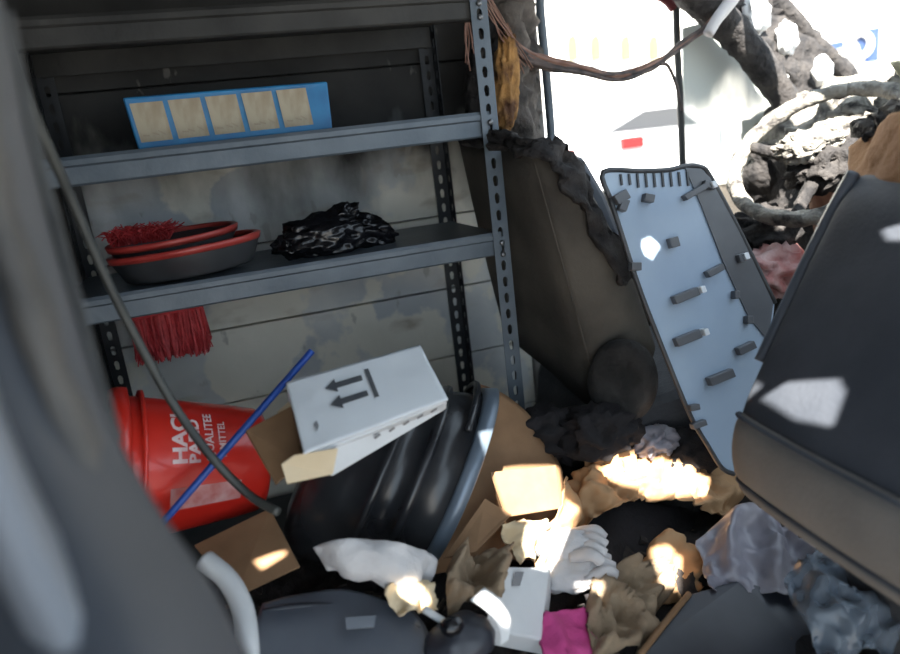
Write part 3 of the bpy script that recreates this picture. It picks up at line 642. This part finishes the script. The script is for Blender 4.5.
# ---- black ribbed tub lying on its side
ta = (R0*math.cos(math.radians(10))-U0*math.sin(math.radians(10))+FW*.06).normalized()
ts = (FW-ta*FW.dot(ta)).normalized(); tu = ts.cross(ta)
if tu.z < 0: tu = -tu
TL = .235; tb = P(458,478,Y=1.01)-ta*TL
tub = thing('tub', tb+ta*.12-V((0,0,.15)), 'large black ribbed plastic tub with grey rim lying on its side', 'tub')
def oblique(name, prof, matn, n=80):
    v, f = [], []
    for t, r in prof:
        for j in range(n):
            g = 2*math.pi*j/n; h = max(r, 1e-4)*math.cos(g)
            v.append(tb+ta*(t+.36*h)+tu*h+ts*(max(r, 1e-4)*math.sin(g)))
    for i in range(len(prof)-1):
        for j in range(n): f.append((i*n+j, i*n+(j+1) % n, (i+1)*n+(j+1) % n, (i+1)*n+j))
    return obj(name, v, f, matn, tub, smooth=True)
oblique('tub_body', [(-.022,.0),(-.020,.06),(-.010,.095),(.008,.120),(.030,.135),(.060,.142),(.090,.143),(.094,.150),(.100,.153),(.106,.150),(.110,.143),(.145,.143),(.149,.151),(.156,.154),(.163,.151),(.167,.143),(.212,.143),(.216,.147)], 'tub_black')
oblique('rim_band', [(.214,.144),(.216,.152),(.238,.153),(.240,.148),(.238,.138),(.214,.134)], 'tub_band')['label'] = 'grey rim band'
v, f = tubegeo([tb+ta*(.20+.36*.158*math.cos(g))+tu*.158*math.cos(g)+ts*.158*math.sin(g) for g in [-.9+1.8*i/24 for i in range(25)]], .006, 8); obj('tub_handle', v, f, 'tub_black', tub, smooth=True)
tag(sheet('white_film_scrap', [[P(316,545,Y=.845), P(345,540,Y=.825), P(390,542,Y=.815), P(425,552,Y=.82), P(436,560,Y=.83)], [P(322,554,Y=.84), P(350,560,Y=.81), P(390,566,Y=.80), P(422,566,Y=.81), P(434,568,Y=.82)], [P(335,562,Y=.84), P(360,574,Y=.81), P(392,584,Y=.80), P(414,584,Y=.81), P(428,576,Y=.82)]], 'cloth_white', amp=.012, freq=18, seed=3, thick=.003, k=8, m=8, bulge=.006), 'pointed white plastic scrap lying against the black tub', 'scrap')

# ---- white carton with arrows, brown flaps open
wT = [P(286,383,Y=.91), P(420,346,Y=.94), P(448,400,Y=.84), P(304,455,Y=.80)]
wn_ = (wT[1]-wT[0]).cross(wT[3]-wT[0]).normalized()
if wn_.dot(CAM-wT[0]) < 0: wn_ = -wn_
wd = -wn_*.055
wb = thing('arrow_carton', sum(wT, V((0,0,0)))/4+wd, 'white carton with two dark arrows lying on the black tub', 'box')
cor = [p+wd for p in wT]; cor[3] = P(332,478,Y=.825); cor[2] = P(447,409,Y=.87)
hexa('carton_body', cor+[p-wn_*.003 for p in wT], 'white_card', wb, bevel=.004)
sheet('carton_top', [[V3(V3(wT[0], wT[1], a), V3(wT[3], wT[2], a), b) for a in (0, .12, .2, .5, .8, 1)] for b in (0, .33, .66, 1)], 'white_card', wb, amp=.0012, freq=18, seed=4, thick=.003, k=5, m=5)
def wf(s, t, o=.0036): return V3(V3(wT[0], wT[1], s), V3(wT[3], wT[2], s), t)+wn_*o
def arrow(t):
    q = [(.24,t),(.315,t-.10),(.315,t-.042),(.50,t-.042),(.50,t+.042),(.315,t+.042),(.315,t+.10)]
    slab('printed_arrow', [wf(a, b) for a, b in q], wn_*.0006, 'ink', wb, bevel=0)
arrow(.27); arrow(.52)
slab('printed_bar', [wf(a, b) for a, b in ((.535,.16),(.565,.16),(.565,.62),(.535,.62))], wn_*.0006, 'ink', wb, bevel=0)
slab('printed_mark', [wf(a, b) for a, b in ((.10,.70),(.125,.66),(.13,.74),(.11,.80))], wn_*.0006, 'ink_faint', wb, bevel=0)
for i in range(5):
    s = .42+.11*i; A = V3(wT[3], wT[2], s); B = V3(cor[3], cor[2], s); C = V3(wT[3], wT[2], s+.05); D = V3(cor[3], cor[2], s+.05)
    e = (A-V3(wT[0], wT[1], s)).normalized()*.0012
    slab('printed_line', [V3(A,B,.35)+e, V3(C,D,.28)+e, V3(C,D,.38)+e, V3(A,B,.45)+e], e*.4, 'ink_faint', wb, bevel=0)
slab('brown_flap', [P(246,430,Y=.89), P(291,406,Y=.91), P(304,440,Y=.86), P(302,462,Y=.82), P(277,484,Y=.81)], V((-.002,.002,-.003)), 'card_brown', wb, bevel=.001)
slab('cream_flap', [P(281,464,Y=.80), P(294,455,Y=.80), P(338,448,Y=.80), P(333,474,Y=.80), P(287,484,Y=.79)], V((0,.003,-.002)), 'card_cream', wb, bevel=.001)
slab('cream_flap', [P(277,412,Y=.92), P(290,400,Y=.92), P(297,432,Y=.88)], V((0,.003,-.002)), 'card_cream', wb, bevel=.0005)

# ---- cardboard box right of the tub
cb = thing('cardboard_box', P(500,500,Y=1.0)-V((0,0,.1)), 'open brown cardboard box wedged beside the black tub', 'box')
sheet('box_side', [[P(478,384,Y=1.10), P(505,396,Y=1.09), P(532,420,Y=1.07), P(556,462,Y=1.05)], [P(480,440,Y=1.04), P(505,445,Y=1.03), P(535,455,Y=1.02), P(562,478,Y=1.0)], [P(462,500,Y=.98), P(490,505,Y=.97), P(525,512,Y=.97), P(562,518,Y=.97)], [P(430,575,Y=.90), P(455,570,Y=.90), P(490,560,Y=.91), P(530,560,Y=.92)]], 'card_brown', cb, amp=.004, freq=6, thick=.004, k=5, m=5, ridged=False)
slab('box_flap', [P(490,472,Y=.95), P(556,465,Y=.98), P(561,508,Y=.92), P(505,517,Y=.90)], V((0,.002,-.003)), 'card_brown', cb, bevel=.001)
slab('box_flap', [P(485,498,Y=.90), P(512,514,Y=.89), P(476,552,Y=.85), P(443,558,Y=.86)], V((0,.002,-.003)), 'card_brown', cb, bevel=.001)

# ---- crumpled kraft paper
kp = [[P(572,494,Y=.99), P(598,460,Y=1.0), P(640,458,Y=1.0), P(690,462,Y=.99), P(742,486,Y=.96)], [P(568,514,Y=.95), P(602,486,Y=.95), P(642,480,Y=.95), P(690,484,Y=.94), P(738,504,Y=.92)], [P(560,548,Y=.93), P(600,517,Y=.92), P(645,500,Y=.92), P(690,508,Y=.91), P(732,528,Y=.89)]]
tag(sheet('kraft_paper', kp, 'kraft', amp=.026, freq=24, seed=2, thick=.0012, k=16, m=14, fray=.004), 'crumpled brown kraft paper arching over a dark hollow', 'paper')
tag(sheet('torn_paper_strip', [[P(560,478,Y=.93), P(578,500,Y=.93)], [P(556,505,Y=.90), P(580,518,Y=.90)], [P(543,540,Y=.87), P(566,548,Y=.87)], [P(530,572,Y=.85), P(545,578,Y=.85)]], 'kraft', amp=.014, freq=22, seed=6, thick=.0012, k=8, m=10, fray=.004), 'torn brown paper strip hanging from the open cardboard box', 'paper')
tag(sheet('shredded_paper', [[P(498,528,Y=.88), P(520,520,Y=.89), P(545,522,Y=.89)], [P(505,545,Y=.86), P(522,540,Y=.87), P(540,545,Y=.87)], [P(515,562,Y=.85), P(526,560,Y=.85), P(538,566,Y=.85)]], 'card_cream', amp=.022, freq=26, seed=9, thick=.001, k=10, m=8, fray=.006), 'shredded cream paper beside the cardboard box flap', 'paper')
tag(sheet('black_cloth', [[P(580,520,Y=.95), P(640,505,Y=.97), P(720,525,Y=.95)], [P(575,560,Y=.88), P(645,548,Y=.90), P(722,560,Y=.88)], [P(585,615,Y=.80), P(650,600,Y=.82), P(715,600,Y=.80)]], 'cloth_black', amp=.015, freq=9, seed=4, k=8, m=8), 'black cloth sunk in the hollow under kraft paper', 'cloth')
# ---- white gloves
for c, r, s, a, lb in ((P(566,548,Y=.86), (.042,.026,.026), 3, -20, 'crumpled white cloth glove beneath the torn paper strip'), (P(572,574,Y=.83), (.045,.026,.022), 8, 12, 'crumpled white cloth glove resting on brown rags')):
    t = thing('work_glove', c-V((0,0,.025)), lb, 'glove')
    blob('glove_palm', c, r, 'cloth_white', t, amp=.22, freq=1.5, seed=s, rot=RZ(a-16), sub=4)
    for k in range(4):
        d = RZ(a-16) @ V((.9,-.15-.0*k,.12)); b = c+RZ(a-16) @ V((.012,-.022+.015*k,.004*k))
        tube('glove_finger', [b, b+d*.034+V((0,0,.006)), b+d*(.056-.004*abs(k-1.5))+V((0,0,-.006))], (.0105,.0085), 'cloth_white', t, n=8, k=5, jit=.25, seed=k)
# ---- small white carton
cc = [P(500,566,Y=.80), P(546,566,Y=.82), P(548,590,Y=.80), P(527,650,Y=.72), P(487,646,Y=.71)]
sm = thing('small_carton', P(515,620,Y=.76)-V((0,0,.05)), 'small pale grey carton standing among brown rags', 'box')
slab('carton_body', [P(500,566,Y=.79), P(550,567,Y=.81), P(541,640,Y=.73), P(484,628,Y=.72)], V((.01,.02,-.045)), 'paper_white', sm, bevel=.003)
slab('printed_block', [P(515,572,Y=.785), P(524,572,Y=.787), P(520,586,Y=.772), P(512,586,Y=.770)], V((0,-.0004,.0006)), 'ink_faint', sm, bevel=0)
tag(sheet('white_paper_strip', [[P(470,600,Y=.72), P(484,588,Y=.73)], [P(486,612,Y=.705), P(500,600,Y=.715)], [P(499,630,Y=.695), P(511,618,Y=.70)], [P(500,645,Y=.69), P(508,640,Y=.69)]], 'paper_white', amp=.003, freq=10, seed=3, k=6, m=6, ridged=False), 'curled white paper strip in front of the small carton', 'paper')
tag(sheet('pink_cloth', [[P(543,620,Y=.76), P(562,612,Y=.77), P(592,616,Y=.77)], [P(540,640,Y=.73), P(565,634,Y=.735), P(594,636,Y=.74)], [P(545,665,Y=.70), P(568,662,Y=.70), P(596,660,Y=.70)]], 'cloth_pink', amp=.014, freq=14, seed=7, k=8, m=8, thick=.004), 'bright pink cloth tucked among brown rags', 'cloth')
tag(sheet('brown_rag', [[P(588,590,Y=.81), P(625,570,Y=.83), P(650,580,Y=.83)], [P(582,620,Y=.77), P(622,606,Y=.78), P(655,612,Y=.78)], [P(590,668,Y=.71), P(622,660,Y=.71), P(650,655,Y=.72)]], 'cloth_brown', amp=.05, freq=17, seed=5, k=12, m=12, thick=.003), 'crumpled brown rag beside the bright pink cloth', 'cloth')
tag(sheet('brown_paper_bag', [[P(644,556,Y=.86), P(664,536,Y=.87), P(690,552,Y=.85)], [P(645,580,Y=.83), P(668,572,Y=.82), P(700,575,Y=.82)], [P(648,612,Y=.79), P(668,604,Y=.79), P(692,600,Y=.79)]], 'kraft', amp=.024, freq=16, seed=12, k=10, m=10, thick=.0015, fray=.004), 'crumpled brown paper bag beside the black panel', 'paper')
tag(sheet('burnt_paper_ball', [[P(385,596,Y=.79), P(402,578,Y=.80), P(420,585,Y=.80)], [P(390,606,Y=.78), P(408,596,Y=.78), P(428,600,Y=.785)], [P(400,618,Y=.765), P(414,612,Y=.765), P(430,614,Y=.77)]], 'card_cream', amp=.022, freq=24, seed=15, k=8, m=8, thick=.0012, fray=.004), 'crumpled singed paper below the black tub', 'paper')
tag(sheet('brown_rag', [[P(450,560,Y=.84), P(480,548,Y=.86), P(506,556,Y=.85)], [P(444,590,Y=.80), P(474,578,Y=.81), P(500,584,Y=.80)], [P(448,620,Y=.76), P(474,612,Y=.76), P(492,612,Y=.76)]], 'cloth_brown', amp=.048, freq=17, seed=19, k=12, m=12, thick=.003), 'crumpled brown rag below the cardboard box flap', 'cloth')
# ---- black panel bottom right, plastic bags
bpn = thing('fibre_board', P(720,620,Y=.68)-V((0,0,.05)), 'flat black board with brown edge beneath the clear bag', 'panel')
slab('board_face', [P(642,652,Y=.68), P(690,594,Y=.75), P(740,580,Y=.75), P(806,600,Y=.70), P(850,690,Y=.58), P(650,700,Y=.62)], V((0,.004,-.012)), 'plastic_dark', bpn, bevel=.002)
tube('brown_edging', [P(640,655,Y=.675), P(664,624,Y=.71), P(689,594,Y=.748)], .0045, 'card_brown', bpn, k=4)
tag(sheet('clear_plastic_bag', [[P(786,600,Y=.66), P(830,556,Y=.68), P(892,600,Y=.62)], [P(800,628,Y=.62), P(845,600,Y=.62), P(895,625,Y=.58)], [P(820,672,Y=.57), P(850,660,Y=.57), P(890,668,Y=.54)]], 'clear_film', amp=.04, freq=12, seed=8, k=14, m=14, thick=.001, bulge=.02), 'crumpled clear plastic bag beneath the navy seat', 'bag')
tag(sheet('grey_plastic_bag', [[P(700,540,Y=.82), P(740,512,Y=.84), P(805,545,Y=.76)], [P(702,575,Y=.79), P(745,556,Y=.78), P(808,580,Y=.72)], [P(708,600,Y=.76), P(750,596,Y=.74), P(800,604,Y=.70)]], 'bag_grey', amp=.035, freq=13, seed=10, k=12, m=12, thick=.0012), 'crumpled purplish grey plastic bag under the seat back', 'bag')
# ---- bottom left
tag(slab('cardboard_sheet', [P(194,545,Y=.96), P(270,508,Y=.98), P(300,566,Y=.88), P(236,596,Y=.86)], V((0,.002,-.004)), 'card_brown', bevel=.001), 'flat brown cardboard sheet lying below the red bucket', 'cardboard')
pt = thing('dark_trim_piece', P(340,630,Y=.78)-V((0,0,.04)), 'slate grey plastic car trim piece below the tub', 'panel')
sheet('trim_face', [[P(262,606,Y=.82), P(300,596,Y=.84), P(350,592,Y=.83), P(415,615,Y=.78)], [P(255,630,Y=.78), P(305,622,Y=.79), P(360,622,Y=.78), P(430,640,Y=.74)], [P(250,690,Y=.72), P(310,690,Y=.71), P(370,690,Y=.70), P(440,690,Y=.68)]], 'plastic_slate', pt, amp=.004, freq=6, thick=.008, k=6, m=6, ridged=False)
tube('trim_ridge', [P(262,612,Y=.808), P(310,606,Y=.815), P(360,610,Y=.80), P(420,630,Y=.755)], .005, 'plastic_dark', pt)
slab('latch_window', [P(345,618,Y=.772), P(376,616,Y=.77), P(374,628,Y=.758), P(346,630,Y=.76)], V((0,-.003,.004)), 'pillar_light', pt, bevel=.001)
tag(tube('white_pipe_elbow', [P(205,560,Y=.84), P(228,580,Y=.81), P(243,610,Y=.77), P(248,650,Y=.72), P(246,690,Y=.68)], .013, 'paper_white', n=14, k=6), 'white plastic pipe beside the grey trim piece', 'pipe')
bl = thing('black_bottle_cap_case', P(462,635,Y=.72)-V((0,0,.03)), 'small black plastic case beside the white strip', 'case')
blob('case_body', P(462,640,Y=.72), (.045,.035,.03), 'plastic_dark', bl, amp=.12, freq=1.5, seed=2, ridged=False); blob('case_knob', P(452,626,Y=.70), (.015,.012,.012), 'bag_black', bl, amp=.1, freq=1.5, seed=3, ridged=False)
tag(tube('paper_roll_stub', [P(424,609,Y=.755), P(446,623,Y=.745)], .005, 'paper_white', n=10, k=2), 'small white paper stub lying on grey trim', 'paper')
tag(blob('singed_foam_bit', P(440,638,Y=.73), (.012,.010,.009), 'foam', amp=.4, freq=2.2, seed=4, sub=3), 'tiny orange singed foam bit beside the black case', 'foam')
# ---- behind the heap: rags and scraps below the seats
for x, y, Y, r, m_, s, lb, nm, ct in ((600,432,1.02,.045,'cloth_black',3,'black burnt rag beneath the driver seat edge','burnt_rag','cloth'), (548,436,1.08,.05,'cloth_black',5,'black burnt rag behind the cardboard box','burnt_rag','cloth'),
        (655,442,1.0,.026,'bag_grey',7,'pale grey plastic scrap behind the kraft paper','plastic_scrap','scrap'), (604,424,1.06,.030,'bag_grey',9,'grey plastic scrap below the brown seat','plastic_scrap','scrap'),
        (690,452,.99,.04,'cloth_black',12,'black burnt rag beside the leaning trim panel','burnt_rag','cloth'), (772,272,1.12,.05,'cloth_red',14,'red and white scorched cloth behind the trim panel','scorched_cloth','cloth'), (762,232,1.2,.05,'char',17,'charred black lump beside the steering column','charred_lump','debris')):
    tag(blob(nm, P(x, y, Y=Y), (r*1.2, r*.9, r*.8), m_, amp=.5, freq=1.9, seed=s), lb, ct)

# ================================================================== OUTSIDE
tag(box('ground', (-30,-30,-.70), (60,60,-.62), 'ground', bevel=0), kind='structure')
sm2 = thing('side_mirror', P(760,150,Y=1.68), 'pale grey door mirror outside the small quarter window', 'mirror')
blob('mirror_housing', P(764,148,Y=1.72), (.085,.055,.105), 'mirror_grey', sm2, amp=.05, freq=1.2, seed=1, ridged=False); slab('mirror_glass', [P(742,120,Y=1.655), P(782,115,Y=1.665), P(782,178,Y=1.665), P(744,182,Y=1.655)], (0,.004,0), 'car_glass', sm2)
tube('mirror_arm', [P(764,180,Y=1.70), P(770,200,Y=1.62), P(772,205,Y=1.54)], .018, 'mirror_grey', sm2)
# building with pale yellow arches
bd = thing('building', (6,13,-.62), 'white building with pale yellow arches beyond the window', 'building')
box('wall', (-4,13,-.62), (30,14,9), 'plaster', bd, bevel=0)
for i, x in enumerate((571,594,624,652)):
    c = P(x,48,Y=12.95); pts = [c+V((-.10,0,-.24)), c+V((-.10,0,.10)), c+V((-.07,0,.20)), c+V((0,0,.24)), c+V((.07,0,.20)), c+V((.10,0,.10)), c+V((.10,0,-.24))]
    slab('arch', pts, (0,-.12,0), 'plaster_yellow', bd, bevel=0)
# parked white car with red tail lamps
ca = thing('parked_car', (5.2,7.2,-.62), 'white parked car with red tail lamps outside the door window', 'car')
side = [(0,.25),(.05,.75),(.25,.95),(.75,1.42),(1.7,1.46),(2.5,1.02),(3.6,.88),(3.85,.6),(3.85,.25)]
cx, cy = 3.0, 6.6
slab('car_body', [(cx+a,cy,-.62+b*1.2) for a, b in side], (0,1.7,0), 'car_white', ca, bevel=.06)
slab('side_window', [P(x,y,Y=cy-.01) for x, y in ((604,134),(644,110),(676,106),(700,124))], (0,.02,0), 'car_glass', ca, bevel=0)
for a in (.75, 3.05): lathe('wheel', (cx+a,cy-.02,-.30), (0,1,0), [(0,.0),(0,.2),(.0,.30),(.03,.32),(.2,.32)], 'rubber', ca, n=32)
lathe_c = P(633,143,Y=6.55); box('tail_lamp', lathe_c-V((.14,.02,.06)), lathe_c+V((.14,.06,.07)), 'lamp_red', ca, bevel=.02)
lathe_c = P(571,156,Y=6.55); box('tail_lamp', lathe_c-V((.05,.02,.06)), lathe_c+V((.05,.06,.07)), 'lamp_red', ca, bevel=.02)
# white board with a blue sign
sg = thing('sign_board', P(855,80,d=7.5), 'white wall board with blue sign and red base stripe', 'sign')
s0 = P(855,46,d=7.5); rt = V((.72,-.69,0)).normalized(); bk_ = V((.69,.72,0))
def S(a, b, o=0): return s0+rt*a+V((0,0,b))-bk_*o
slab('board_face', [S(-.9,-.35), S(2.2,-.35), S(2.2,1.6), S(-.9,1.6)], bk_*.08, 'plaster', sg, bevel=0)
def SP(x, y, o=.01): return S((x-855)*7.5/690/.93, -(y-46)*7.5/690, o)
slab('blue_plate', [SP(853,34), SP(871,34), SP(871,60), SP(862,60)], bk_*.01, 'sign_blue', sg, bevel=0)
slab('blue_bar', [SP(832,41), SP(848,40), SP(848,46), SP(834,47)], bk_*.01, 'sign_blue', sg, bevel=0)
v, f = tubegeo([SP(858+7*math.cos(t), 46+9*math.sin(t), .03) for t in [math.pi*2*i/20 for i in range(21)]], .026, 6); obj('white_symbol', v, f, 'plaster', sg)
slab('red_stripe', [S(.10,-.40,.01), S(2.2,-.40,.01), S(2.2,-.33,.01), S(.10,-.33,.01)], bk_*.03, 'stripe_red', sg, bevel=0)
tube('board_post', [S(.6,-.35,-.04), S(.6,-.8,-.04), V((S(.6,0).x, S(.6,0).y, -.62))+bk_*.04], .04, 'steel', sg, k=2)
